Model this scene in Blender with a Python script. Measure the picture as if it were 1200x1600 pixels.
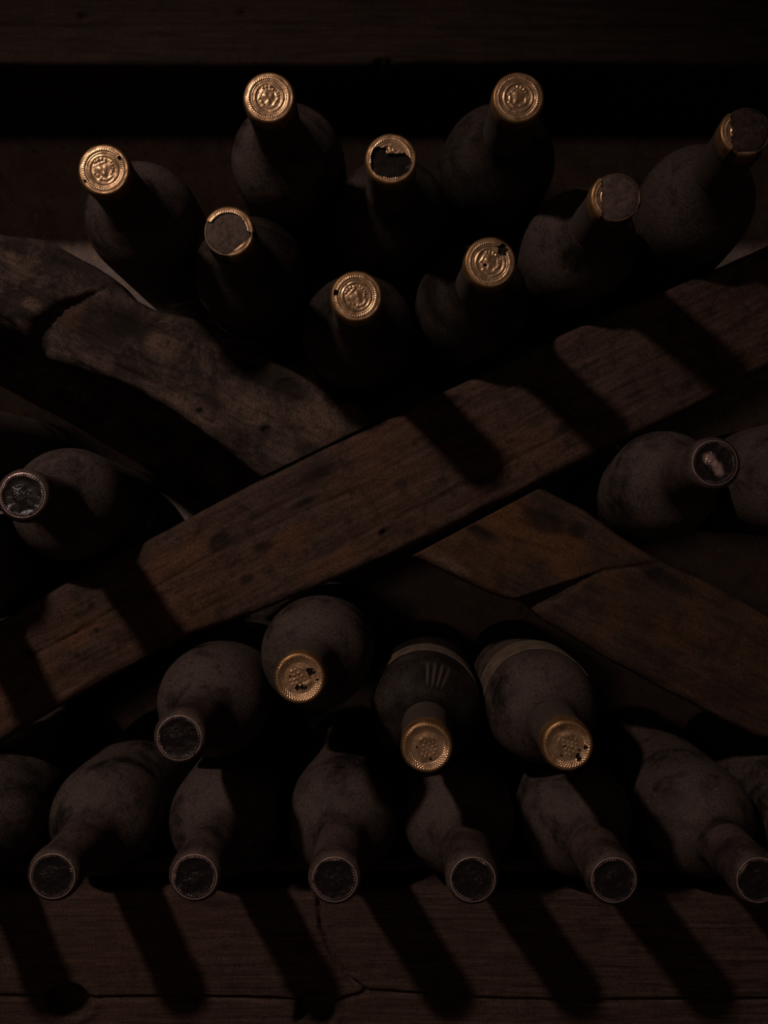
import bpy, math, random
from mathutils import Vector, Matrix, noise as mnoise

for o in list(bpy.data.objects):
    bpy.data.objects.remove(o, do_unlink=True)
scene = bpy.context.scene
COL = scene.collection

# ------------------------------------------------------------------ camera, world, lamp, exposure
F, CX, CY = 1640.0, 600.0, 780.0          # focal length and principal point for a 1200 x 1600 frame
cam = bpy.data.cameras.new('camera')
cam.sensor_fit = 'VERTICAL'
cam.sensor_height = 24.0
cam.lens = 24.0 * F / 1600.0
cam.shift_y = -(800.0 - CY) / 1600.0
cam.clip_start = 0.02
co = bpy.data.objects.new('camera', cam)
co.location = (0, 0, 0)
co.rotation_euler = (math.pi / 2, 0, 0)
COL.objects.link(co)
scene.camera = co

world = bpy.data.worlds.new('cellar_gloom')
scene.world = world
world.use_nodes = True
bg = world.node_tree.nodes['Background']
bg.inputs['Color'].default_value = (1.0, 0.72, 0.52, 1)
bg.inputs['Strength'].default_value = 0.009

lamp = bpy.data.lights.new('cellar_lamp', 'SPOT')
lamp.energy = 20.5
lamp.color = (1.0, 0.78, 0.68)
lamp.shadow_soft_size = 0.034
lamp.spot_size = math.radians(46)
lamp.spot_blend = 1.0
lo = bpy.data.objects.new('cellar_lamp', lamp)
lo.location = (-0.64, -0.33, 0.80)
aim = Vector((-0.06, 0.70, -0.10))
lo.rotation_euler = (aim - Vector(lo.location)).to_track_quat('-Z', 'Y').to_euler()
COL.objects.link(lo)

fill_lamp = bpy.data.lights.new('unseen_fill_light', 'POINT')      # weak unseen fill, added behind the camera to lift the shaded parts
fill_lamp.energy = 2.4
fill_lamp.color = (1.0, 0.64, 0.48)
fill_lamp.shadow_soft_size = 0.12
go = bpy.data.objects.new('unseen_fill_light', fill_lamp)
go.location = (-0.48, -1.5, 0.16)
COL.objects.link(go)

vs = scene.view_settings
vs.view_transform = 'Standard'
vs.look = 'None'
vs.exposure = 0.0
vs.gamma = 1.0
vs.use_curve_mapping = False

# ------------------------------------------------------------------ helpers
def P(px, py, d):
    """point at depth d (metres in front of the viewpoint) for a measured position"""
    return Vector(((px - CX) * d / F, d, (CY - py) * d / F))

def N(x, y, z=0.0):
    return mnoise.noise(Vector((x, y, z)))

def fbm(x, y, z=0.0, o=4):
    a, s, t = 1.0, 0.0, 0.0
    for _ in range(o):
        s += a * N(x, y, z); t += a
        x *= 2.03; y *= 2.03; z *= 2.03; a *= 0.5
    return s / t

def mesh_obj(name, verts, faces, mat, parent=None, smooth=True, attr=None):
    me = bpy.data.meshes.new(name)
    me.from_pydata([tuple(v) for v in verts], [], faces)
    me.validate(); me.update()
    if smooth:
        me.polygons.foreach_set('use_smooth', [True] * len(me.polygons))
    if attr:
        for k, vals in attr.items():
            a = me.attributes.new(k, 'FLOAT', 'POINT')
            a.data.foreach_set('value', vals)
    me.materials.append(mat)
    o = bpy.data.objects.new(name, me)
    COL.objects.link(o)
    if parent:
        o.parent = parent
    return o

def smoothstep(a, b, x):
    t = max(0.0, min(1.0, (x - a) / (b - a)))
    return t * t * (3 - 2 * t)

# ------------------------------------------------------------------ materials
class NT:
    def __init__(self, name):
        self.m = bpy.data.materials.new(name)
        self.m.use_nodes = True
        self.t = self.m.node_tree
        self.b = self.t.nodes['Principled BSDF']
    def n(self, kind, **kw):
        x = self.t.nodes.new(kind)
        for k, v in kw.items():
            setattr(x, k, v)
        return x
    def l(self, a, b):
        self.t.links.new(a, b)
    def coords(self, scale=(1, 1, 1), loc=(0, 0, 0), rnd=False):
        tc = self.n('ShaderNodeTexCoord')
        mp = self.n('ShaderNodeMapping')
        mp.inputs['Scale'].default_value = scale
        mp.inputs['Location'].default_value = loc
        src = tc.outputs['Object']
        if rnd:
            oi = self.n('ShaderNodeObjectInfo')
            ml = self.n('ShaderNodeMath', operation='MULTIPLY'); ml.inputs[1].default_value = 37.0
            self.l(oi.outputs['Random'], ml.inputs[0])
            ad = self.n('ShaderNodeVectorMath', operation='ADD')
            self.l(src, ad.inputs[0]); self.l(ml.outputs[0], ad.inputs[1])
            src = ad.outputs[0]
        self.l(src, mp.inputs['Vector'])
        return mp.outputs['Vector']
    def noise(self, vec, scale, detail=6, rough=0.6, dist=0.0):
        x = self.n('ShaderNodeTexNoise')
        x.inputs['Scale'].default_value = scale
        x.inputs['Detail'].default_value = detail
        x.inputs['Roughness'].default_value = rough
        x.inputs['Distortion'].default_value = dist
        self.l(vec, x.inputs['Vector'])
        return x.outputs['Fac']
    def ramp(self, fac, stops):
        x = self.n('ShaderNodeValToRGB')
        cr = x.color_ramp
        while len(cr.elements) < len(stops):
            cr.elements.new(0.5)
        for e, (p, c) in zip(cr.elements, stops):
            e.position = p
            e.color = (c, c, c, 1) if not isinstance(c, tuple) else (*c, 1)
        self.l(fac, x.inputs['Fac'])
        return x.outputs['Color']
    def mix(self, fac, a, b, mode='MIX'):
        x = self.n('ShaderNodeMix', data_type='RGBA', blend_type=mode)
        for s, v in ((x.inputs[0], fac), (x.inputs[6], a), (x.inputs[7], b)):
            if isinstance(v, tuple):
                s.default_value = (*v, 1)
            elif isinstance(v, (int, float)):
                s.default_value = v
            else:
                self.l(v, s)
        return x.outputs[2]
    def bump(self, h, strength, dist=0.001):
        x = self.n('ShaderNodeBump')
        x.inputs['Strength'].default_value = strength
        x.inputs['Distance'].default_value = dist
        self.l(h, x.inputs['Height'])
        self.l(x.outputs['Normal'], self.b.inputs['Normal'])
    def attr(self, name):
        x = self.n('ShaderNodeAttribute', attribute_name=name)
        return x.outputs['Fac']

def wood(name, dark, light, rust, rust_amt=0.5, mould=0.3, pale=0.0, seed=0.0, grain=60.0):
    t = NT(name)
    g = t.coords((3.0, 1.0, 1.0), (seed, seed * 1.7, seed * 0.6))
    u = t.coords((1, 1, 1), (seed * 2.1, seed, seed))
    fine = t.noise(t.coords((5.0, grain, grain), (seed, 0, 0)), 4.0, 8, 0.65, 0.4)
    mid = t.noise(g, 16.0, 6, 0.6)
    col = t.mix(t.ramp(fine, [(0.30, 0.0), (0.68, 1.0)]), dark, light)
    big = t.noise(u, 9.0, 4, 0.6)
    col = t.mix(t.ramp(big, [(0.50, 0.0), (0.68, rust_amt)]), col, rust)
    if pale:
        pn = t.noise(u, 30.0, 10, 0.8, 0.5)
        col = t.mix(t.ramp(pn, [(0.49, 0.0), (0.57, pale)]), col, (0.20, 0.135, 0.108))
    spots = t.noise(u, 70.0, 8, 0.75)
    col = t.mix(t.ramp(spots, [(0.50, 0.0), (0.66, mould)]), col, (0.012, 0.010, 0.009))
    blot = t.noise(g, 12.0, 7, 0.7, 0.6)
    col = t.mix(t.ramp(blot, [(0.55, 0.0), (0.75, mould * 0.8)]), col, (0.022, 0.018, 0.016))
    brk = t.ramp(t.noise(u, 120.0, 6, 0.75), [(0.34, 0.0), (0.58, 1.0)])
    col = t.mix(t.mix(1.0, t.attr('rust'), t.mix(0.65, brk, (0.7, 0.7, 0.7)), 'MULTIPLY'), col, rust)
    col = t.mix(t.mix(1.0, t.attr('pale'), brk, 'MULTIPLY'), col, (0.20, 0.130, 0.100))
    col = t.mix(t.mix(1.0, t.attr('blot'), t.mix(0.6, brk, (0.9, 0.9, 0.9)), 'MULTIPLY'), col, (0.016, 0.013, 0.011))
    grit = t.noise(u, 850.0, 4, 0.75)
    col = t.mix(t.ramp(grit, [(0.36, 0.75), (0.58, 0.0)]), col, (0.02, 0.015, 0.012))
    t.l(col, t.b.inputs['Base Color'])
    t.b.inputs['Roughness'].default_value = 0.85
    t.b.inputs['Specular IOR Level'].default_value = 0.15
    h = t.mix(0.5, fine, grit)
    h = t.mix(0.3, h, mid)
    t.bump(h, 0.55, 0.0016)
    return t.m

M_beam = wood('beam_wood', (0.050, 0.030, 0.024), (0.150, 0.091, 0.072), (0.19, 0.090, 0.045), 0.5, 0.8, 0.0, 1.3)
M_cross_a = wood('mouldy_wood', (0.026, 0.019, 0.016), (0.072, 0.050, 0.041), (0.11, 0.060, 0.038), 0.3, 0.9, 0.55, 5.1, 24.0)
M_cross_b = wood('rusty_wood', (0.040, 0.025, 0.018), (0.115, 0.070, 0.050), (0.19, 0.085, 0.032), 0.75, 0.55, 0.0, 8.4, 30.0)
M_base = wood('base_wood', (0.036, 0.022, 0.019), (0.172, 0.104, 0.084), (0.13, 0.068, 0.048), 0.35, 0.45, 0.0, 3.7, 130.0)
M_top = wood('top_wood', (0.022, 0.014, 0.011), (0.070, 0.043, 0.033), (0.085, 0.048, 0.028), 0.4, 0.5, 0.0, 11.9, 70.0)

def plaster():
    t = NT('cellar_plaster')
    u = t.coords()
    n1 = t.noise(u, 30.0, 8, 0.7, 0.3)
    col = t.mix(t.ramp(n1, [(0.35, 0.0), (0.65, 1.0)]), (0.30, 0.225, 0.195), (0.47, 0.39, 0.37))
    n2 = t.noise(u, 90.0, 6, 0.7)
    col = t.mix(t.ramp(n2, [(0.56, 0.0), (0.68, 0.8)]), col, (0.13, 0.085, 0.06))
    n3 = t.noise(u, 130.0, 3, 0.6)
    col = t.mix(t.ramp(n3, [(0.58, 0.0), (0.70, 0.8)]), col, (0.66, 0.42, 0.20))
    t.l(col, t.b.inputs['Base Color'])
    t.b.inputs['Roughness'].default_value = 0.95
    t.bump(n1, 0.7, 0.004)
    return t.m
M_wall = plaster()

def dusty_glass(name, dust=(0.112, 0.080, 0.069), glass=(0.008, 0.007, 0.006), lo=0.35, hi=0.50, amt=0.98, strokes=False):
    t = NT(name)
    u = t.coords((1, 1, 1), rnd=True)
    n1 = t.noise(u, 30.0, 8, 0.68, 0.3)
    n2 = t.noise(u, 700.0, 4, 0.75)
    n3 = t.noise(t.coords((1, 0.35, 1), rnd=True), 70.0, 5, 0.65)
    f = t.ramp(n1, [(lo, 0.15), (hi, amt)])
    f = t.mix(1.0, f, t.ramp(n2, [(0.34, 0.25), (0.56, 1.0)]), 'MULTIPLY')
    f = t.mix(1.0, f, t.ramp(n3, [(0.30, 0.55), (0.48, 1.0)]), 'MULTIPLY')
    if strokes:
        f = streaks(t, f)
    col = t.mix(f, glass, dust)
    t.l(col, t.b.inputs['Base Color'])
    r = t.n('ShaderNodeMapRange')
    r.inputs['To Min'].default_value = 0.32; r.inputs['To Max'].default_value = 0.95
    t.l(f, r.inputs['Value']); t.l(r.outputs[0], t.b.inputs['Roughness'])
    t.b.inputs['Specular IOR Level'].default_value = 0.3
    t.bump(n2, 0.35, 0.0008)
    return t.m
M_glass = dusty_glass('dusty_glass')
M_glass_dark = dusty_glass('thinly_dusted_glass', dust=(0.078, 0.055, 0.046), lo=0.36, hi=0.58, amt=0.75)

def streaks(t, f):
    """paler strokes across part of the shoulder"""
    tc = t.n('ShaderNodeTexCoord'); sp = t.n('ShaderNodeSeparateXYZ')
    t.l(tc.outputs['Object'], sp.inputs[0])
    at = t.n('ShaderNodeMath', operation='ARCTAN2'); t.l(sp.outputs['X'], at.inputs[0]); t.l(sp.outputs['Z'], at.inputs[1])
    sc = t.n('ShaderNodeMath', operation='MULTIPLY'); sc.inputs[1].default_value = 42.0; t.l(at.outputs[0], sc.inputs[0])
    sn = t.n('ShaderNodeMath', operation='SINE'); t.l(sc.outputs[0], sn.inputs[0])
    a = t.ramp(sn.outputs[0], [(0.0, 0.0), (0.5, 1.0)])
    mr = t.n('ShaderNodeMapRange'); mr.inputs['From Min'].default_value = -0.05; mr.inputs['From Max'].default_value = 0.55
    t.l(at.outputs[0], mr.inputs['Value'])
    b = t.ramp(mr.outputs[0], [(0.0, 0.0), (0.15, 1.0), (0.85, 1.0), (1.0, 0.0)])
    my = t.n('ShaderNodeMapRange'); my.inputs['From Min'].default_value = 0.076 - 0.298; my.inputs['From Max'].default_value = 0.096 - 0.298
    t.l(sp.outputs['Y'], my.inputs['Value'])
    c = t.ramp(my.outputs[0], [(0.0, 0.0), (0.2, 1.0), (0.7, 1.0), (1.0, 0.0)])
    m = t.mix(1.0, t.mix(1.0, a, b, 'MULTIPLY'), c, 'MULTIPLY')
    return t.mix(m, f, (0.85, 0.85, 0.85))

def gold_foil(name, base, rough=0.38, metal=0.85):
    t = NT(name)
    u = t.coords((1, 1, 1), rnd=True)
    n1 = t.noise(u, 160.0, 5, 0.7)
    n2 = t.noise(u, 700.0, 3, 0.7)
    dirt = t.attr('dirt')
    c = t.mix(t.ramp(n1, [(0.40, 0.0), (0.70, 0.55)]), base, (0.16, 0.075, 0.030))
    c = t.mix(t.ramp(n2, [(0.60, 0.0), (0.75, 0.6)]), c, (0.08, 0.04, 0.02))
    c = t.mix(dirt, c, (0.070, 0.050, 0.040))
    t.l(c, t.b.inputs['Base Color'])
    mm = t.n('ShaderNodeMath', operation='MULTIPLY_ADD')
    mm.inputs[1].default_value = -metal; mm.inputs[2].default_value = metal
    t.l(dirt, mm.inputs[0]); t.l(mm.outputs[0], t.b.inputs['Metallic'])
    rr = t.n('ShaderNodeMath', operation='MULTIPLY_ADD')
    rr.inputs[1].default_value = 0.45; rr.inputs[2].default_value = rough
    t.l(dirt, rr.inputs[0]); t.l(rr.outputs[0], t.b.inputs['Roughness'])
    t.bump(n2, 0.12, 0.0003)
    return t.m
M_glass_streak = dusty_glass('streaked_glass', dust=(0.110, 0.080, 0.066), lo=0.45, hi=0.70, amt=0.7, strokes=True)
M_gold = gold_foil('gold_foil', (0.84, 0.54, 0.31), 0.33, 0.80)
M_copper = gold_foil('coppery_foil', (0.95, 0.60, 0.34), 0.31, 0.76)
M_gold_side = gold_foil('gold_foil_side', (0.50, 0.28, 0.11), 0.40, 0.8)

def dark_foil():
    t = NT('dark_foil')
    u = t.coords((1, 1, 1), rnd=True)
    n1 = t.noise(u, 260.0, 5, 0.7)
    wear = t.attr('wear')
    w = t.mix(1.0, wear, t.ramp(n1, [(0.30, 0.0), (0.46, 1.0)]), 'MULTIPLY')
    c = t.mix(w, (0.018, 0.014, 0.014), (0.75, 0.52, 0.47))
    t.l(c, t.b.inputs['Base Color'])
    m = t.n('ShaderNodeMath', operation='MULTIPLY'); m.inputs[1].default_value = 0.5
    t.l(w, m.inputs[0]); t.l(m.outputs[0], t.b.inputs['Metallic'])
    t.b.inputs['Roughness'].default_value = 0.30
    t.b.inputs['Specular IOR Level'].default_value = 0.45
    t.bump(n1, 0.5, 0.0006)
    return t.m
M_dark = dark_foil()
M_dark_side = dusty_glass('dusty_dark_foil', dust=(0.140, 0.093, 0.078), glass=(0.014, 0.010, 0.010), lo=0.36, hi=0.56, amt=0.85)

def cork_mat(name, a, b):
    t = NT(name)
    u = t.coords((1, 1, 1), rnd=True)
    n1 = t.noise(u, 240.0, 7, 0.7)
    n2 = t.noise(u, 520.0, 4, 0.6)
    c = t.mix(t.ramp(n1, [(0.34, 0.0), (0.62, 1.0)]), a, b)
    c = t.mix(t.ramp(n2, [(0.60, 0.0), (0.72, 0.6)]), c, (0.02, 0.014, 0.012))
    t.l(c, t.b.inputs['Base Color'])
    t.b.inputs['Roughness'].default_value = 0.9
    t.b.inputs['Specular IOR Level'].default_value = 0.2
    t.bump(n1, 0.8, 0.0012)
    return t.m
M_cork = cork_mat('old_cork', (0.075, 0.052, 0.044), (0.18, 0.126, 0.108))
M_cork_dark = cork_mat('dark_cork', (0.022, 0.015, 0.013), (0.09, 0.060, 0.050))
M_mould = cork_mat('moulded_cork', (0.006, 0.005, 0.005), (0.030, 0.021, 0.017))

def paper_mat():
    t = NT('aged_paper')
    u = t.coords((1, 1, 1), rnd=True)
    n1 = t.noise(u, 120.0, 7, 0.7)
    c = t.mix(t.ramp(n1, [(0.35, 0.0), (0.65, 1.0)]), (0.10, 0.068, 0.045), (0.22, 0.160, 0.112))
    t.l(c, t.b.inputs['Base Color'])
    t.b.inputs['Roughness'].default_value = 0.9
    return t.m
M_paper = paper_mat()

# ------------------------------------------------------------------ the setting: rough plaster wall behind the rack
def build_wall():
    x0, x1, z0, z1, n, m = -0.85, 0.85, -0.75, 0.80, 220, 200
    V, Fc = [], []
    for j in range(m + 1):
        for i in range(n + 1):
            x = x0 + (x1 - x0) * i / n; z = z0 + (z1 - z0) * j / m
            y = 0.889 + 0.0035 * fbm(x * 16, z * 16, 2.0, 4) + 0.0012 * N(x * 90, z * 90, 7)
            V.append((x, y, z))
    for j in range(m):
        for i in range(n):
            a = j * (n + 1) + i
            Fc.append((a, a + 1, a + n + 2, a + n + 1))
    k = len(V)
    V += [(x0, 0.99, z0), (x1, 0.99, z0), (x1, 0.99, z1), (x0, 0.99, z1)]
    c = [0, n, (n + 1) * (m + 1) - 1, (n + 1) * m]
    Fc.append((k, k + 3, k + 2, k + 1))
    Fc.append([k + 1] + [i for i in range(n, -1, -1)] + [k])
    Fc.append([k + 3] + [(n + 1) * m + i for i in range(n + 1)] + [k + 2])
    Fc.append([k] + [j * (n + 1) for j in range(m + 1)] + [k + 3])
    Fc.append([k + 2] + [j * (n + 1) + n for j in range(m, -1, -1)] + [k + 1])
    o = mesh_obj('wall_back', V, Fc, M_wall)
    o['kind'] = 'structure'
    o['label'] = 'rough stained plaster cellar wall behind the wine rack'
    o['category'] = 'wall'
build_wall()

# ------------------------------------------------------------------ the rack
rack = bpy.data.objects.new('wine_rack', None)
COL.objects.link(rack)
rack.location = (0, 0.75, -0.42)
rack['label'] = 'dark old timber wine rack with rough planks crossing in an X'
rack['category'] = 'wine rack'

def resample(pts, n):
    L = [0.0]
    for a, b in zip(pts, pts[1:]):
        L.append(L[-1] + math.hypot(b[0] - a[0], b[1] - a[1]))
    out = []
    k = 0
    for i in range(n + 1):
        s = L[-1] * i / n
        while k < len(L) - 2 and s > L[k + 1]:
            k += 1
        f = (s - L[k]) / (L[k + 1] - L[k])
        out.append((pts[k][0] + (pts[k + 1][0] - pts[k][0]) * f, pts[k][1] + (pts[k + 1][1] - pts[k][1]) * f))
    # round the polyline off
    for _ in range(max(2, n // 60)):
        out = [out[0]] + [((a[0] + 2 * b[0] + c[0]) / 4, (a[1] + 2 * b[1] + c[1]) / 4) for a, b, c in zip(out, out[1:], out[2:])] + [out[-1]]
    return out

def seg_dist(px, py, line):
    best = 1e9; bt = 0
    n = len(line) - 1
    for k in range(n):
        ax, ay = line[k]; bx, by = line[k + 1]
        dx, dy = bx - ax, by - ay
        t = max(0, min(1, ((px - ax) * dx + (py - ay) * dy) / (dx * dx + dy * dy)))
        d = math.hypot(px - ax - dx * t, py - ay - dy * t)
        if d < best:
            best = d; bt = (k + t) / n
    return best, bt

def plank(name, up, lo_, depth, thick, mat, nu, nv, angle, round_px=14, rough=0.0016, wob=3.0, seed=0.0, feat=None, label=None, stains=()):
    """a rough plank: two edge lines (measured at the depth of its face), rounded arrises, worn face, real thickness"""
    U = resample(up, nu); Lw = resample(lo_, nu)
    rot = Matrix.Rotation(angle, 4, 'Y')          # local x runs along the grain
    org = P((up[0][0] + up[-1][0] + lo_[0][0] + lo_[-1][0]) / 4, (up[0][1] + up[-1][1] + lo_[0][1] + lo_[-1][1]) / 4, depth)
    MW = Matrix.Translation(org) @ rot
    inv = MW.inverted()
    V, Fc = [], []
    A = {'rust': [], 'blot': [], 'pale': []}
    def stain(px, py):
        got = {'rust': 0.0, 'blot': 0.0, 'pale': 0.0}
        for kind, cx, cy, rx, ry in stains:
            u = (px - cx) * ca + (py - cy) * sa; v = -(px - cx) * sa + (py - cy) * ca
            q = math.hypot(u / rx, v / ry)
            if q < 1.6:
                q += 0.45 * fbm(px * 0.03, py * 0.03, cx, 4)
                got[kind] = max(got[kind], smoothstep(1.15, 0.35, q))
        for k_, v_ in got.items():
            A[k_].append(v_)
    r = round_px * depth / F
    ca, sa = math.cos(angle), math.sin(angle)
    for i in range(nu + 1):
        s = i / nu
        w1 = wob * fbm(s * 14, seed, 1.0, 4); w2 = wob * fbm(s * 14, seed + 9, 4.0, 4)
        ux, uy = U[i]; lx, ly = Lw[i]
        width = math.hypot(ux - lx, uy - ly)
        for j in range(nv + 1):
            t = j / nv
            t = 0.5 - 0.5 * math.cos(t * math.pi) * (0.35 + 0.65 * abs(math.cos(t * math.pi))) if nv < 12 else t
            px = lx + (ux - lx) * t; py = ly + w2 + (uy + w1 - ly - w2) * t
            e = min(t, 1 - t) * width * depth / F
            y = depth
            if e < r:
                y += r - math.sqrt(max(0.0, r * r - (r - e) ** 2))
            p = P(px, py, depth)
            gx = p.x * ca - p.z * sa; gz = p.x * sa + p.z * ca
            y += rough * fbm(gx * 14, gz * 60, seed, 4) + rough * 0.35 * N(gx * 60, gz * 500, seed + 3)
            if feat:
                y += feat(px, py)
            V.append(inv @ Vector((p.x, y, p.z)))
            stain(px, py)
        for (px, py) in ((ux, uy + w1), (lx, ly + w2)):
            p = P(px, py, depth)
            V.append(inv @ Vector((p.x, depth + thick, p.z)))
            stain(px, py)
    k = nv + 3
    for i in range(nu):
        a, b = i * k, (i + 1) * k
        for j in range(nv):
            Fc.append((a + j, b + j, b + j + 1, a + j + 1))
        Fc.append((a + nv, b + nv, b + nv + 1, a + nv + 1))
        Fc.append((a + nv + 1, b + nv + 1, b + nv + 2, a + nv + 2))
        Fc.append((a + nv + 2, b + nv + 2, b, a))
    Fc.append([j for j in range(k)])
    Fc.append([nu * k + j for j in range(k - 1, -1, -1)])
    o = mesh_obj(name, V, Fc, mat, attr=A)
    o.parent = rack
    o.matrix_parent_inverse = Matrix.Translation(rack.location).inverted()
    o.matrix_basis = MW
    if label:
        o['label'] = label
    return o

def groove(line, depth, width, taper=False):
    xs = [p[0] for p in line]; ys = [p[1] for p in line]
    bx = (min(xs) - 4 * width, max(xs) + 4 * width, min(ys) - 4 * width, max(ys) + 4 * width)
    def f(px, py):
        if px < bx[0] or px > bx[1] or py < bx[2] or py > bx[3]:
            return 0.0
        d, t = seg_dist(px, py, line)
        w = width * ((1 - t) + 0.08) if taper else width
        return depth * (((1 - t) + 0.05) if taper else 1) * math.exp(-(d / w) ** 2)
    return f

def hole(cx, cy, rx, ry, depth, rim=0.0):
    def f(px, py):
        q = math.hypot((px - cx) / rx, (py - cy) / ry)
        q += 0.18 * N(px * 0.04, py * 0.04, cx)
        return depth * (1 - smoothstep(0.75, 1.1, q)) - rim * math.exp(-((q - 1.35) / 0.2) ** 2)
    return f

def notch(tip, mouth, depth, w0):
    """wedge cut: steep on its upper side, a long sloping lower side, widening towards the mouth"""
    dx, dy = mouth[0] - tip[0], mouth[1] - tip[1]
    L = math.hypot(dx, dy); dx /= L; dy /= L
    def f(px, py):
        t = ((px - tip[0]) * dx + (py - tip[1]) * dy) / L
        if t <= 0 or t > 1.5:
            return 0.0
        sgn = (px - tip[0]) * dy - (py - tip[1]) * dx      # positive towards the lower side
        t = min(t, 1.05)
        w = w0 * t + 1.5
        if sgn < -0.10 * w or sgn > w:
            return 0.0
        k = (1 + sgn / (0.10 * w)) if sgn < 0 else min(1.0, (w - sgn) / (0.5 * w))
        return depth * t * k
    return f

def feats(*fs):
    return lambda px, py: sum(f(px, py) for f in fs)

DB = 0.690
# main diagonal beam, rising to the right in front of the joint
plank('diagonal_beam',
      [(-420, 1160), (-200, 1052), (-60, 1000), (15, 962), (48, 940), (140, 889), (215, 851), (300, 806), (400, 753), (500, 703), (600, 656), (722, 598), (800, 560), (890, 517), (1065, 442), (1200, 383), (1400, 295), (1600, 208)],
      [(-420, 1392), (-200, 1270), (0, 1160), (55, 1127), (140, 1078), (220, 1034), (300, 992), (370, 968), (450, 938), (530, 905), (620, 866), (740, 806), (838, 758), (930, 713), (1070, 645), (1200, 577), (1400, 475), (1600, 375)],
      DB, 0.040, M_beam, 640, 62, math.radians(-26), 15, 0.0018, 4.0, 1.0,
      feats(groove([(120, 985), (240, 920), (330, 868), (430, 822), (560, 762)], 0.0010, 2.2),
            groove([(520, 860), (640, 800), (760, 740), (900, 670)], 0.0008, 3.0),
            groove([(-150, 1120), (40, 1030), (150, 975)], 0.0016, 2.5),
            hole(598, 832, 5, 4, 0.003), hole(345, 848, 16, 12, 0.0012), hole(412, 856, 12, 6, 0.0010)),
      stains=[('rust', 262, 880, 75, 30), ('rust', 450, 845, 60, 22), ('rust', 130, 985, 60, 25), ('blot', 345, 848, 24, 17), ('blot', 412, 856, 22, 10), ('blot', 500, 738, 40, 13), ('blot', 598, 832, 9, 8), ('blot', 385, 905, 16, 9), ('blot', 475, 785, 30, 8), ('blot', 880, 668, 22, 10), ('rust', 520, 880, 70, 20), ('blot', 143, 945, 7, 6), ('blot', 150, 985, 8, 7)])

# cross plank, upper left piece, butting on the beam
plank('cross_plank',
      [(-420, 170), (-200, 268), (0, 362), (70, 374), (100, 389), (175, 431), (205, 463), (240, 482), (300, 494), (335, 508), (420, 558), (500, 602), (560, 634), (594, 655)],
      [(-420, 330), (-200, 400), (-40, 472), (18, 506), (66, 558), (120, 575), (180, 593), (235, 622), (280, 650), (340, 693), (406, 746)],
      DB + 0.004, 0.038, M_cross_a, 380, 62, math.radians(28), 16, 0.0032, 5.0, 7.0,
      feats(groove([(48, 552), (62, 512), (95, 482), (135, 464), (172, 446)], 0.016, 17, True),
            groove([(120, 548), (220, 588), (330, 660)], 0.0012, 6),
            hole(415, 672, 7, 6, 0.002), hole(312, 642, 4, 4, 0.002), hole(455, 600, 22, 10, 0.0012)),
      'grey mouldy piece of the cross plank with a curved cut',
      [('pale', 490, 655, 60, 40), ('pale', 395, 640, 60, 34), ('pale', 300, 640, 80, 22), ('pale', 250, 540, 40, 26), ('pale', 50, 475, 22, 12), ('pale', 10, 400, 26, 16), ('blot', 415, 672, 14, 12), ('blot', 455, 608, 45, 18), ('blot', 380, 580, 55, 20), ('blot', 190, 500, 60, 30), ('blot', 312, 642, 7, 6), ('rust', 500, 672, 40, 24), ('rust', 110, 500, 24, 30)])

# cross plank, lower right piece
plank('cross_plank',
      [(845, 762), (920, 800), (960, 830), (1000, 857), (1040, 880), (1080, 898), (1130, 920), (1200, 962), (1400, 1062), (1620, 1170)],
      [(643, 869), (700, 897), (760, 926), (800, 940), (828, 948), (850, 972), (950, 1030), (1100, 1112), (1190, 1156), (1290, 1174), (1400, 1190), (1620, 1290)],
      DB + 0.004, 0.038, M_cross_b, 380, 62, math.radians(28), 14, 0.0022, 3.5, 13.0,
      feats(notch((946, 889), (808, 938), 0.015, 36),
            groove([(700, 815), (775, 838), (870, 868)], 0.0010, 6),
            groove([(940, 893), (1000, 885), (1030, 880)], 0.0016, 4)),
      'rust brown piece of the cross plank with a wedge-shaped notch',
      [('rust', 795, 815, 85, 48), ('rust', 870, 850, 60, 40), ('rust', 880, 890, 40, 22), ('blot', 850, 815, 40, 22), ('blot', 750, 830, 40, 12), ('blot', 900, 830, 22, 16), ('pale', 700, 880, 50, 12), ('blot', 1030, 900, 60, 18)])

# plank of the rear frame, seen below the upper left piece
plank('rear_plank',
      [(-330, 210), (-160, 320), (0, 425), (110, 490), (255, 593), (405, 698)],
      [(-330, 388), (-160, 500), (0, 604), (110, 662), (180, 704), (255, 750), (300, 776), (405, 842)],
      0.871, 0.014, M_cross_a, 160, 24, math.radians(33), 10, 0.002, 3.0, 21.0)

plank('rear_plank',  # added batten: dark wood keeps lit plaster from showing at lower left
      [(-330, 1085), (0, 945), (200, 905), (405, 874), (600, 765), (740, 700)],
      [(-330, 1310), (0, 1160), (200, 1072), (390, 990), (470, 930), (541, 896), (740, 800)],
      0.871, 0.014, M_cross_a, 160, 24, math.radians(-24), 10, 0.002, 3.0, 27.0)

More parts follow.
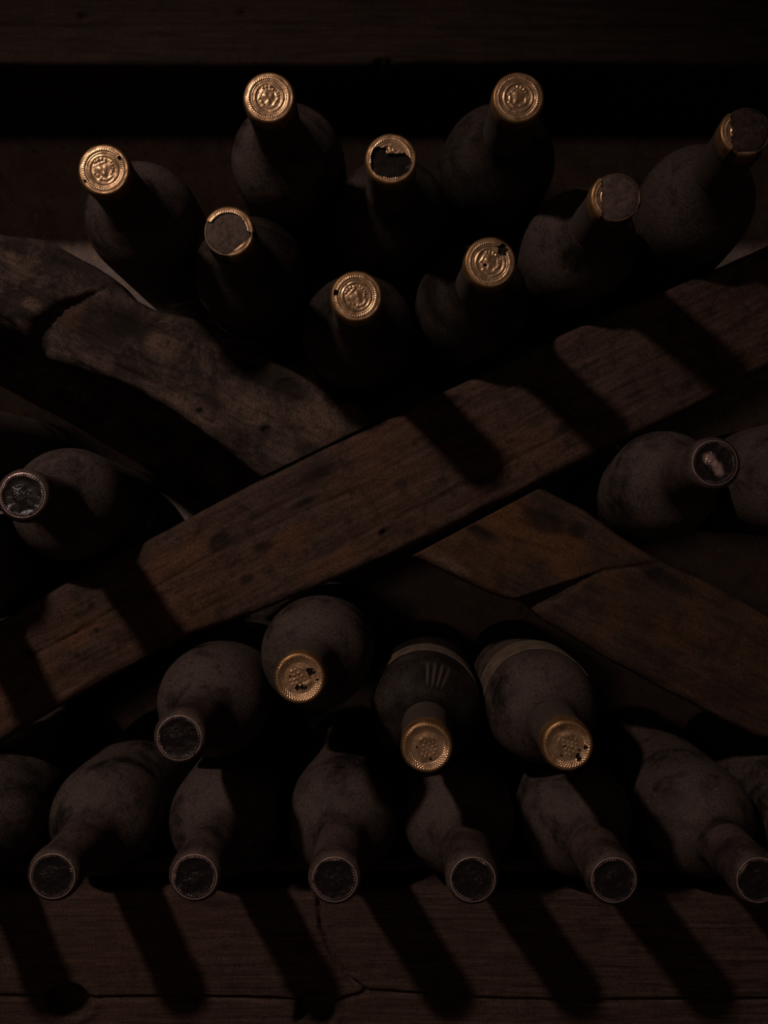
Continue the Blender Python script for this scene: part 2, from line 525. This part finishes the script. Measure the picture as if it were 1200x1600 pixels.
# board across the bottom, bottles lying on it
plank('base_board',
      [(-420, 1393), (300, 1393), (900, 1392), (1620, 1394)],
      [(-420, 1800), (300, 1800), (900, 1800), (1620, 1800)],
      0.676, 0.034, M_base, 700, 120, 0.0, 9, 0.0011, 3.0, 31.0,
      feats(groove([(-420, 1553), (0, 1557), (130, 1560), (300, 1558), (440, 1562), (520, 1566), (580, 1549), (640, 1553), (760, 1562), (900, 1564), (1200, 1562), (1620, 1566)], 0.0055, 2.2),
            groove([(497, 1400), (501, 1450), (518, 1492), (545, 1530), (572, 1549)], 0.0050, 2.8),
            hole(106, 1564, 34, 25, 0.016, 0.001), hole(490, 1580, 30, 28, 0.016, 0.001)))
def board(name, x0, x1, y0, y1, z0, z1, mat, seed):
    """a plain sawn board with slightly wavy arrises"""
    n = 60
    V, Fc = [], []
    ox, oy, oz = (x0 + x1) / 2, (y0 + y1) / 2, (z0 + z1) / 2
    prof = []
    b = 0.004
    for (y, z) in ((y0 + b, z0), (y1 - b, z0), (y1, z0 + b), (y1, z1 - b), (y1 - b, z1), (y0 + b, z1), (y0, z1 - b), (y0, z0 + b)):
        prof.append((y, z))
    for i in range(n + 1):
        x = x0 + (x1 - x0) * i / n
        for q, (y, z) in enumerate(prof):
            V.append((x - ox, y - oy + 0.0016 * fbm(x * 9, q * 3, seed), z - oz + 0.0016 * fbm(x * 9, q * 3, seed + 5)))
    k = len(prof)
    for i in range(n):
        for q in range(k):
            a = i * k + q; c = i * k + (q + 1) % k
            Fc.append((a, c, c + k, a + k))
    Fc.append([q for q in range(k - 1, -1, -1)]); Fc.append([n * k + q for q in range(k)])
    o = mesh_obj(name, V, Fc, mat, smooth=False)
    o.parent = rack
    o.matrix_parent_inverse = Matrix.Translation(rack.location).inverted()
    o.location = (ox, oy, oz)
    return o
board('shelf_board', -0.60, 0.60, 0.716, 0.882, -0.292, -0.2462, M_base, 2.0)
ztop = P(0, 215, 0.885).z
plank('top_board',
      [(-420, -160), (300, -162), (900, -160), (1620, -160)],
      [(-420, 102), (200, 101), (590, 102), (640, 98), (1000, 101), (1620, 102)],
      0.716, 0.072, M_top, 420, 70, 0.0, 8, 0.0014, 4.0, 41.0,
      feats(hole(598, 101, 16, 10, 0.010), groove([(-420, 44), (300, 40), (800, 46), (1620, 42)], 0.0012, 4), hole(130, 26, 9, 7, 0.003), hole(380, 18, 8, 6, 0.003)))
board('rear_board', -0.60, 0.60, 0.790, 0.884, ztop, ztop + 0.11, M_top, 6.0)

# ------------------------------------------------------------------ wine bottles
SEG = 64
def lathe(prof, seg=SEG, close_ends=True, wob=0.0, seed=0.0):
    """surface of revolution about local y; prof = (y, radius)"""
    V, Fc = [], []
    for (y, r) in prof:
        for k in range(seg):
            a = 2 * math.pi * k / seg
            rr = r * (1 + wob * fbm(math.cos(a) * 3, math.sin(a) * 3, y * 120 + seed, 3)) if wob else r
            V.append((rr * math.cos(a), y, rr * math.sin(a)))
    for i in range(len(prof) - 1):
        for k in range(seg):
            a = i * seg + k; b = i * seg + (k + 1) % seg
            Fc.append((a, a + seg, b + seg, b))
    if close_ends:
        Fc.append([k for k in range(seg)])
        Fc.append([(len(prof) - 1) * seg + k for k in range(seg - 1, -1, -1)])
    return V, Fc

def smooth_prof(pts, sub=4):
    """Catmull-Rom through profile points"""
    out = []
    n = len(pts)
    for i in range(n - 1):
        p0 = pts[max(0, i - 1)]; p1 = pts[i]; p2 = pts[i + 1]; p3 = pts[min(n - 1, i + 2)]
        for k in range(sub):
            t = k / sub
            q = []
            for c in (0, 1):
                q.append(0.5 * (2 * p1[c] + (p2[c] - p0[c]) * t + (2 * p0[c] - 5 * p1[c] + 4 * p2[c] - p3[c]) * t * t + (3 * p1[c] - p0[c] - 3 * p2[c] + p3[c]) * t ** 3))
            out.append(tuple(q))
    out.append(pts[-1])
    return out

LEN = 0.298
def glass_profile(kind, R):
    if kind == 'slope':
        neck = [(0.0022, 0.0118), (0.004, 0.0132), (0.03, 0.0134), (0.050, 0.0139), (0.058, 0.0150), (0.067, 0.0180), (0.076, R * 0.64), (0.085, R * 0.81), (0.095, R * 0.93), (0.106, R * 0.985), (0.120, R)]
    else:
        neck = [(0.0022, 0.0118), (0.004, 0.0132), (0.03, 0.0134), (0.056, 0.0140), (0.066, 0.0147), (0.073, 0.0172), (0.079, R * 0.62), (0.086, R * 0.79), (0.094, R * 0.91), (0.105, R * 0.98), (0.119, R)]
    rest = [(0.18, R), (0.23, R), (0.270, R), (0.288, R * 0.995), (0.2945, R * 0.96), (0.2975, R * 0.88), (0.298, R * 0.78)]
    punt = [(0.296, R * 0.66), (0.285, R * 0.40), (0.278, R * 0.15)]
    return [(s - LEN, r) for s, r in smooth_prof(neck + rest, 3) + punt]

# embossed capsule tops -------------------------------------------------------
CREST = [  # x, y, half-length, half-width, angle, height : a crowned shield with mantling
    (-0.24, 0.40, .07, .05, 80, .7), (-0.10, 0.44, .07, .05, 90, .8), (0.05, 0.43, .07, .05, 95, .7), (0.18, 0.37, .06, .05, 110, .6),
    (-0.04, 0.29, .26, .05, 5, .6), (-0.14, 0.08, .15, .16, 30, .9), (0.10, 0.06, .12, .15, -20, .55), (-0.02, -0.18, .13, .10, 80, .6),
    (-0.34, 0.12, .16, .04, 70, .5), (0.33, 0.06, .17, .045, 105, .6), (-0.30, -0.18, .12, .04, 120, .5), (0.27, -0.22, .13, .04, 50, .6),
    (0.40, 0.22, .035, .035, 0, .7), (0.42, 0.10, .035, .035, 0, .7), (0.41, -0.03, .035, .035, 0, .7), (0.35, -0.14, .035, .035, 0, .7),
    (-0.10, -0.40, .20, .04, -15, .5), (0.14, -0.40, .18, .04, 20, .5), (-0.22, -0.33, .08, .035, 45, .4), (-0.40, -0.05, .035, .035, 0, .6)]
GRAPES = [(-0.28, 0.30), (-0.16, 0.34), (-0.33, 0.16), (-0.20, 0.18), (-0.07, 0.22), (-0.34, 0.02), (-0.22, 0.04), (-0.10, 0.08), (0.03, 0.12), (-0.28, -0.10), (-0.15, -0.08), (-0.02, -0.03), (0.11, 0.02), (-0.18, -0.21), (-0.06, -0.17), (0.07, -0.12)]
def blob(x, y, b):
    bx, by, la, lb, ang, h = b
    a = math.radians(ang); c, s = math.cos(a), math.sin(a)
    dx, dy = x - bx, y - by
    if abs(dx) > 0.6 or abs(dy) > 0.6:
        return 0
    u = (dx * c + dy * s) / la; v = (-dx * s + dy * c) / lb
    q = u * u + v * v
    return h * math.exp(-q * 1.1) if q < 6 else 0

def relief_crest(x, y, r, th, seed):
    h = 0.55 * math.exp(-((r - 0.83) / 0.055) ** 2) * (0.35 + 0.65 * (0.5 + 0.5 * math.cos(54 * th + 30 * (r - 0.83))))
    h += 0.30 * math.exp(-((r - 0.725) / 0.022) ** 2)
    h += 0.75 * math.exp(-((r - 0.60) / 0.042) ** 2) * (0.25 + 0.75 * abs(math.cos(th)) ** 0.8)
    if r < 0.62:
        h += sum(blob(x, y, b) for b in CREST) * smoothstep(0.60, 0.50, r)
    h += 0.30 * fbm(x * 2.6, y * 2.6, seed, 3) - 0.45 * smoothstep(0.95, 0.6, r)
    return h

def relief_grape(x, y, r, th, seed):
    rim = smoothstep(0.66, 0.74, r) * smoothstep(1.0, 0.95, r)
    q = 34 * (r - 0.82)
    h = 0.80 * rim * (0.5 + 0.5 * math.cos(46 * th) * math.cos(q * 1.25))
    if r < 0.7:
        for gx, gy in GRAPES:
            h += 0.50 * math.exp(-((x - 1.35 * gx - 0.06) ** 2 + (y - 1.35 * gy + 0.10) ** 2) / 0.0022)
        h += sum(blob(x, y, b) for b in ((0.30, -0.28, .20, .10, 35, .6), (0.10, -0.42, .16, .07, -20, .5), (0.38, 0.02, .08, .14, 20, .4), (0.06, 0.42, .18, .035, -25, .4)))
    h += 0.5 * fbm(x * 1.7, y * 1.7, seed, 4) - 1.7 * smoothstep(1.0, 0.70, r)
    return h

def relief_bead(x, y, r, th, seed):
    h = 0.55 * math.exp(-((r - 0.88) / 0.055) ** 2) * (0.5 + 0.5 * math.cos(48 * th + 18 * (r - 0.88)))
    h += 0.5 * math.exp(-((r - 0.975) / 0.02) ** 2)
    if r < 0.7:
        for gx, gy in GRAPES:
            h += 0.40 * math.exp(-((x - gx) ** 2 + (y - gy) ** 2) / 0.003)
        h += 0.5 * sum(blob(x, y, b) for b in CREST[:10])
    h += 1.0 * fbm(x * 2.0, y * 2.0, seed, 3) * smoothstep(1.0, 0.8, r) - 0.5 * smoothstep(0.9, 0.6, r)
    return h

def capsule_top(parent, style, Rd, turn, seed, torn=None, dirt=0.25, patch=None):
    fn = {'crest': relief_crest, 'grape': relief_grape, 'bead': relief_bead}[style]
    nr, nt = 40, 208
    V, Fc, A = [], [], []
    ct, st = math.cos(turn), math.sin(turn)
    rs = [math.sqrt((i + 0.6) / (nr + 0.6)) * 0.55 + 0.45 * (i + 0.6) / (nr + 0.6) for i in range(nr + 1)]
    for i in range(nr + 1):
        r = rs[i]
        for k in range(nt):
            th = 2 * math.pi * k / nt
            x, y = r * math.cos(th), r * math.sin(th)
            ex, ey = x * ct + y * st, -x * st + y * ct
            h = fn(ex, ey, r, th - turn, seed)
            edge = smoothstep(1.0, 0.93, r)
            V.append((x * Rd, -LEN - 0.00075 * h * edge, y * Rd))
            if style == 'bead':
                w = smoothstep(0.25, 0.7, h) * (1.0 if r > 0.78 else 0.22)
                w += 0.9 * math.exp(-((r - 0.975) / 0.02) ** 2)
                if patch:
                    w = w * 0.25 + 0.7 * math.exp(-((r - 0.985) / 0.012) ** 2) + max(0.0, patch(x, y))
                A.append(min(1.0, w))
            else:
                n = fbm(x * 3 + seed, y * 3, seed, 4)
                A.append(max(0.0, min(1.0, dirt + 1.6 * (n - 0.12) - 0.25 * h)) * 0.7)
    V.append((0, -LEN - 0.00075 * fn(0, 0, 0, 0, seed), 0)); A.append(A[0])
    def keep(x, y):
        return not (torn and torn(x, y))
    c = len(V) - 1
    for k in range(nt):
        a, b = k, (k + 1) % nt
        if keep(0, 0):
            Fc.append((c, b, a))
    for i in range(nr):
        rm = (rs[i] + rs[i + 1]) / 2
        for k in range(nt):
            th = 2 * math.pi * (k + 0.5) / nt
            if i < nr - 1 and not keep(rm * math.cos(th), rm * math.sin(th)):
                continue
            a = i * nt + k; b = i * nt + (k + 1) % nt
            Fc.append((a, b, b + nt, a + nt))
    used = sorted({v for f in Fc for v in f})
    mp = {v: i for i, v in enumerate(used)}
    V = [V[v] for v in used]; A = [A[v] for v in used]
    Fc = [tuple(mp[v] for v in f) for f in Fc]
    mat = {'bead': M_dark, 'grape': M_copper, 'crest': M_gold}[style]
    return mesh_obj('capsule_top', V, Fc, mat, parent, attr={'wear' if style == 'bead' else 'dirt': A})

def spots(*lst):
    """small holes eaten into the foil: (x, y, radius)"""
    def f(x, y):
        for (cx, cy, r) in lst:
            d = math.hypot(x - cx, y - cy)
            if d < r * (1 + 0.45 * N(x * 9 + cx * 7, y * 9, cy * 5)):
                return True
        return False
    return f

def bottle(cap, body, kind, style, label, R=0.0368, turn=0.0, seed=1.0, torn=None, cork=None, glass=None, dirt=0.25, patch=None, paper=None, dcap=0.572, dbody=0.673, group=None, side_dirt=0.55, bare=False):
    C = P(cap[0], cap[1], dcap); B = P(body[0], body[1], dbody)
    d = (B - C).normalized()
    base = C + d * LEN
    root = bpy.data.objects.new('wine_bottle', None)
    COL.objects.link(root)
    root.empty_display_size = 0.03
    root.location = base
    root.rotation_mode = 'QUATERNION'
    root.rotation_quaternion = Vector((0, 1, 0)).rotation_difference(d)
    root['label'] = label
    root['category'] = 'bottle'
    root['group'] = group or 'old wine bottles lying in the rack'
    V, Fc = lathe(glass_profile(kind, R))
    mesh_obj('glass_body', V, Fc, glass or M_glass, root)
    gold = style in ('crest', 'grape')
    if gold:
        Rd = 0.0129
        prof = [(0.0, Rd), (0.0002, 0.0133), (0.0008, 0.0139), (0.0022, 0.0143), (0.0050, 0.0144), (0.0100, 0.0144), (0.0150, 0.0143), (0.0165, 0.0140), (0.030, 0.0140), (0.046, 0.0143), (0.054, 0.0147), (0.0542, 0.0140)]
    else:
        Rd = 0.0124
        prof = [(0.0, Rd), (0.0003, 0.0128), (0.0012, 0.0138), (0.0030, 0.0146), (0.0060, 0.0149), (0.0130, 0.0148), (0.0150, 0.0142), (0.0170, 0.0140), (0.030, 0.0141), (0.044, 0.0144), (0.052, 0.0147), (0.0522, 0.0142)]
    pr = [(s - LEN, r) for s, r in smooth_prof(prof, 3)]
    V, Fc = lathe(pr, SEG, False, 0.012, seed)
    if bare:
        kept = []
        for f in Fc:
            x = sum(V[v][0] for v in f) / 4; z = sum(V[v][2] for v in f) / 4; sy = sum(V[v][1] for v in f) / 4 + LEN
            q = math.hypot(x, z)
            if torn(0.97 * x / q, 0.97 * z / q) and sy < 0.016 + 0.004 * N(x * 300, z * 300, seed):
                continue
            kept.append(f)
        Fc = kept
    if gold:
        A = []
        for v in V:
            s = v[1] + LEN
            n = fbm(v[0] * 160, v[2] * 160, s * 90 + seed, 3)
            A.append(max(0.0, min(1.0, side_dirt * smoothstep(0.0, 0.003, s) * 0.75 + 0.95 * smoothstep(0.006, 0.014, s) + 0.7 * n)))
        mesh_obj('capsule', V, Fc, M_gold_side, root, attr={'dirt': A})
    else:
        mesh_obj('capsule', V, Fc, M_dark_side, root)
    capsule_top(root, style, Rd, turn, seed, torn, dirt, patch)
    if cork:
        k = 18
        V, Fc = [], []
        rc = Rd * (1.03 if bare else 0.99)
        for i in range(k + 1):
            r = rc * i / k
            for q in range(64):
                a = 2 * math.pi * q / 64
                x, z = r * math.cos(a), r * math.sin(a)
                V.append((x, -LEN + cork[1] + 0.0005 * fbm(x * 420, z * 420, seed, 4) + (0.0022 if bare else 0.0006) * (i / k) ** 6, z))
        for i in range(k):
            for q in range(64):
                a = i * 64 + q; b = i * 64 + (q + 1) % 64
                Fc.append((a, b, b + 64, a + 64))
        n0 = len(V)
        for q in range(64):
            a = 2 * math.pi * q / 64
            V.append((rc * math.cos(a), -LEN + (0.006 if bare else 0.0022), rc * math.sin(a)))
        for q in range(64):
            a = k * 64 + q; b = k * 64 + (q + 1) % 64
            Fc.append((a, b, n0 + (q + 1) % 64, n0 + q))
        mesh_obj('cork', V, Fc, cork[0], root)
    if paper:
        s0, s1, a0, a1 = paper
        V, Fc = [], []
        n, m = 48, 12
        for lay in (0.0007, 0.0002):
            for i in range(m + 1):
                for q in range(n + 1):
                    a = math.radians(a0 + (a1 - a0) * q / n)
                    s = s0 + (s1 - s0) * i / m + (0.002 * fbm(q * 0.2, seed, 2) if i == 0 else 0)
                    V.append(((R + lay) * math.cos(a), s - LEN, (R + lay) * math.sin(a)))
        L = (n + 1) * (m + 1)
        for i in range(m):
            for q in range(n):
                a = i * (n + 1) + q
                Fc.append((a, a + n + 1, a + n + 2, a + 1))
                Fc.append((L + a, L + a + 1, L + a + n + 2, L + a + n + 1))
        for q in range(n):
            Fc.append((q, q + 1, L + q + 1, L + q))
            b = m * (n + 1) + q
            Fc.append((b + 1, b, L + b, L + b + 1))
        mesh_obj('paper_label', V, Fc, M_paper, root)
    return root

G_TOP = 'gold capped bottles in the upper notch of the rack'
G_LOW = 'gold capped bottles above the bottom row'
G_ROW = 'dark capped bottles in the bottom row'
G_SIDE = 'bottles in the side bins of the rack'
n9 = lambda x, y: 0.10 * fbm(x * 5, y * 5, 3.0, 3)

# upper notch, gold capsules
bottle((162, 265), (220, 340), 'slope', 'crest', 'wine bottle with shiny gold crest cap at the far left of the upper notch', turn=0.3, seed=2.0, dirt=0.02, group=G_TOP,
       torn=spots((0.66, 0.50, 0.09), (-0.80, -0.50, 0.08)), cork=(M_mould, 0.0014))
bottle((420, 152), (448, 248), 'slope', 'crest', 'gold capped wine bottle at the top left, just under the top board', turn=0.0, seed=5.0, dirt=0.10, group=G_TOP,
       torn=spots((0.14, 0.45, 0.05)), cork=(M_mould, 0.0014))
bottle((810, 152), (780, 249), 'slope', 'crest', 'gold capped wine bottle at the top right, just under the top board', turn=-0.5, seed=8.0, dirt=0.22, group=G_TOP, glass=M_glass_dark)
bottle((611, 248), (612, 332), 'slope', 'crest', 'wine bottle whose gold cap has a big black torn hole', turn=0.2, seed=11.0, dirt=0.30, group=G_TOP, glass=M_glass_dark,
       torn=lambda x, y: (x * x / 0.78 + (y + 0.22) ** 2 / 0.36 < 1 + 1.5 * n9(x, y) and y < 0.24 + 0.5 * n9(x, y)) or (x * x + y * y < 0.76 and x < -0.20 + n9(x, y) and y < 0.50 + n9(x, y) and y > 0),
       cork=(M_mould, 0.0020))
bottle((357, 362), (390, 425), 'slope', 'crest', 'wine bottle with bare cork edged by torn gold foil, left of the notch', turn=0.2, seed=14.0, dirt=0.2, group=G_TOP, glass=M_glass_dark,
       torn=lambda x, y: not ((x * 0.62 - y * 0.78 > 0.76 + 0.3 * n9(x, y)) or (math.hypot(x, y) > 0.80 + 0.4 * n9(x, y) and y > 0.22 - 0.25 * x) or y - 0.25 * x > 0.82), cork=(M_cork, 0.0003), bare=True)
bottle((557, 463), (560, 515), 'slope', 'crest', 'lowest gold capped bottle of the upper notch, above the plank crossing', turn=0.7, seed=17.0, dirt=0.10, group=G_TOP, glass=M_glass_dark,
       torn=spots((-0.88, 0.16, 0.12)), cork=(M_mould, 0.0014))
bottle((766, 410), (740, 470), 'slope', 'crest', 'wine bottle with gold cap pierced by a round black hole', turn=-0.2, seed=20.0, dirt=0.16, group=G_TOP, glass=M_glass_dark,
       torn=spots((0.52, 0.52, 0.24), (-0.20, -0.10, 0.07), (0.76, -0.76, 0.06)), cork=(M_mould, 0.0014))
bottle((963, 308), (909, 382), 'slope', 'crest', 'wine bottle with grey cork and a gold foil sliver on its left', turn=0.0, seed=23.0, dirt=0.15, group=G_TOP,
       torn=lambda x, y: not (x < -0.62 + 0.25 * n9(x, y) or (x > 0.93 and abs(y) < 0.3)), cork=(M_cork, 0.0003), bare=True)
bottle((1166, 205), (1092, 313), 'slope', 'crest', 'wine bottle with ragged broken foil at the top right edge', turn=0.0, seed=26.0, dirt=0.35, group=G_TOP,
       torn=lambda x, y: not (x < -0.62 + 1.2 * n9(x, y) or (y < -0.9)), cork=(M_cork_dark, 0.0003), bare=True)

# side bins
bottle((35, 774), (104, 787), 'step', 'bead', 'dusty bottle with dark beaded cap in the left bin', seed=31.0, turn=0.4, group=G_SIDE, dirt=0.3, dbody=0.673)
bottle((-206, 700), (-90, 712), 'step', 'bead', 'dusty bottle cut off by the left edge, under the mouldy cross plank', seed=33.0, group=G_SIDE)
bottle((-168, 912), (-64, 894), 'step', 'bead', 'dusty bottle cut off by the left edge, above the diagonal beam', seed=35.0, group=G_SIDE)
bottle((1117, 723), (1041, 755), 'step', 'bead', 'dusty bottle with pink worn patch on its dark cap in the right bin', R=0.0350, seed=37.0, group=G_SIDE,
       patch=lambda x, y: 1.15 - 3.2 * min(math.hypot(x + 0.26, y - 0.20) / 0.9, math.hypot(x - 0.12, y + 0.22) / 0.8, math.hypot(x + 0.02, y + 0.02) / 0.6, math.hypot(x - 0.18, y + 0.40) / 0.7) + n9(x, y) * 3)
bottle((1338, 738), (1228, 748), 'step', 'bead', 'dusty bottle cut off by the right edge beside the pink worn cap', seed=39.0, group=G_SIDE)

# second layer of the lower stack
bottle((280, 1153), (330, 1099), 'step', 'bead', 'dusty dark capped bottle above the bottom row, at the left', R=0.0362, seed=41.0, turn=0.2, group=G_LOW)
bottle((468, 1060), (493, 1023), 'step', 'grape', 'topmost gold capped bottle of the lower stack, cap spotted black', R=0.0362, seed=43.0, turn=0.1, dirt=0.0, group=G_LOW,
       torn=spots((0.42, 0.28, 0.16), (0.62, 0.24, 0.06), (0.75, -0.05, 0.06), (-0.10, -0.40, 0.12), (0.10, -0.38, 0.10), (0.24, -0.40, 0.07), (-0.42, 0.10, 0.045)), cork=(M_mould, 0.0020), side_dirt=0.2)
bottle((667, 1168), (665, 1110), 'step', 'grape', 'gold capped bottle with pale streaks on its shoulder', R=0.0358, seed=46.0, turn=2.2, dirt=0.04, group=G_LOW, glass=M_glass_streak,
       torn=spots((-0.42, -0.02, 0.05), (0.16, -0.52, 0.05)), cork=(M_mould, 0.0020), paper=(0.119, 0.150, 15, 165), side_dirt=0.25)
bottle((887, 1165), (848, 1108), 'step', 'grape', 'rightmost gold capped bottle of the lower stack with pale label edge', R=0.0362, seed=49.0, turn=2.6, dirt=0.10, group=G_LOW,
       torn=spots((0.45, -0.45, 0.11), (0.50, -0.58, 0.10), (0.52, -0.22, 0.06), (0.78, -0.10, 0.10), (-0.26, -0.44, 0.05), (-0.12, -0.04, 0.04)), cork=(M_mould, 0.0020), paper=(0.117, 0.160, 30, 175), side_dirt=0.25)

# bottom row
row = [((-138, 1370), (-27, 1283), 'dusty bottle of the bottom row cut off by the left edge'),
       ((82, 1369), (162, 1282), 'dusty dark capped bottle, first whole one from the left in the bottom row'),
       ((304, 1370), (349, 1284), 'dark capped bottle second from the left in the bottom row'),
       ((523, 1374), (535, 1285), 'dark capped bottle with glittering cap rim, above the curved board crack'),
       ((739, 1374), (719, 1285), 'dark capped bottle of the bottom row under the streaked bottle'),
       ((959, 1375), (905, 1286), 'dark capped bottle of the bottom row with silvery ring around cap'),
       ((1186, 1375), (1096, 1285), 'dusty bottle at the lower right, its cap cut by the edge'),
       ((1406, 1374), (1282, 1285), 'dusty bottle body peeking in at the lower right edge')]
for i, (c, b, lab) in enumerate(row):
    bottle(c, b, 'step', 'bead', lab, R=0.0362, seed=60.0 + 3 * i, turn=0.9 * i, group=G_ROW)
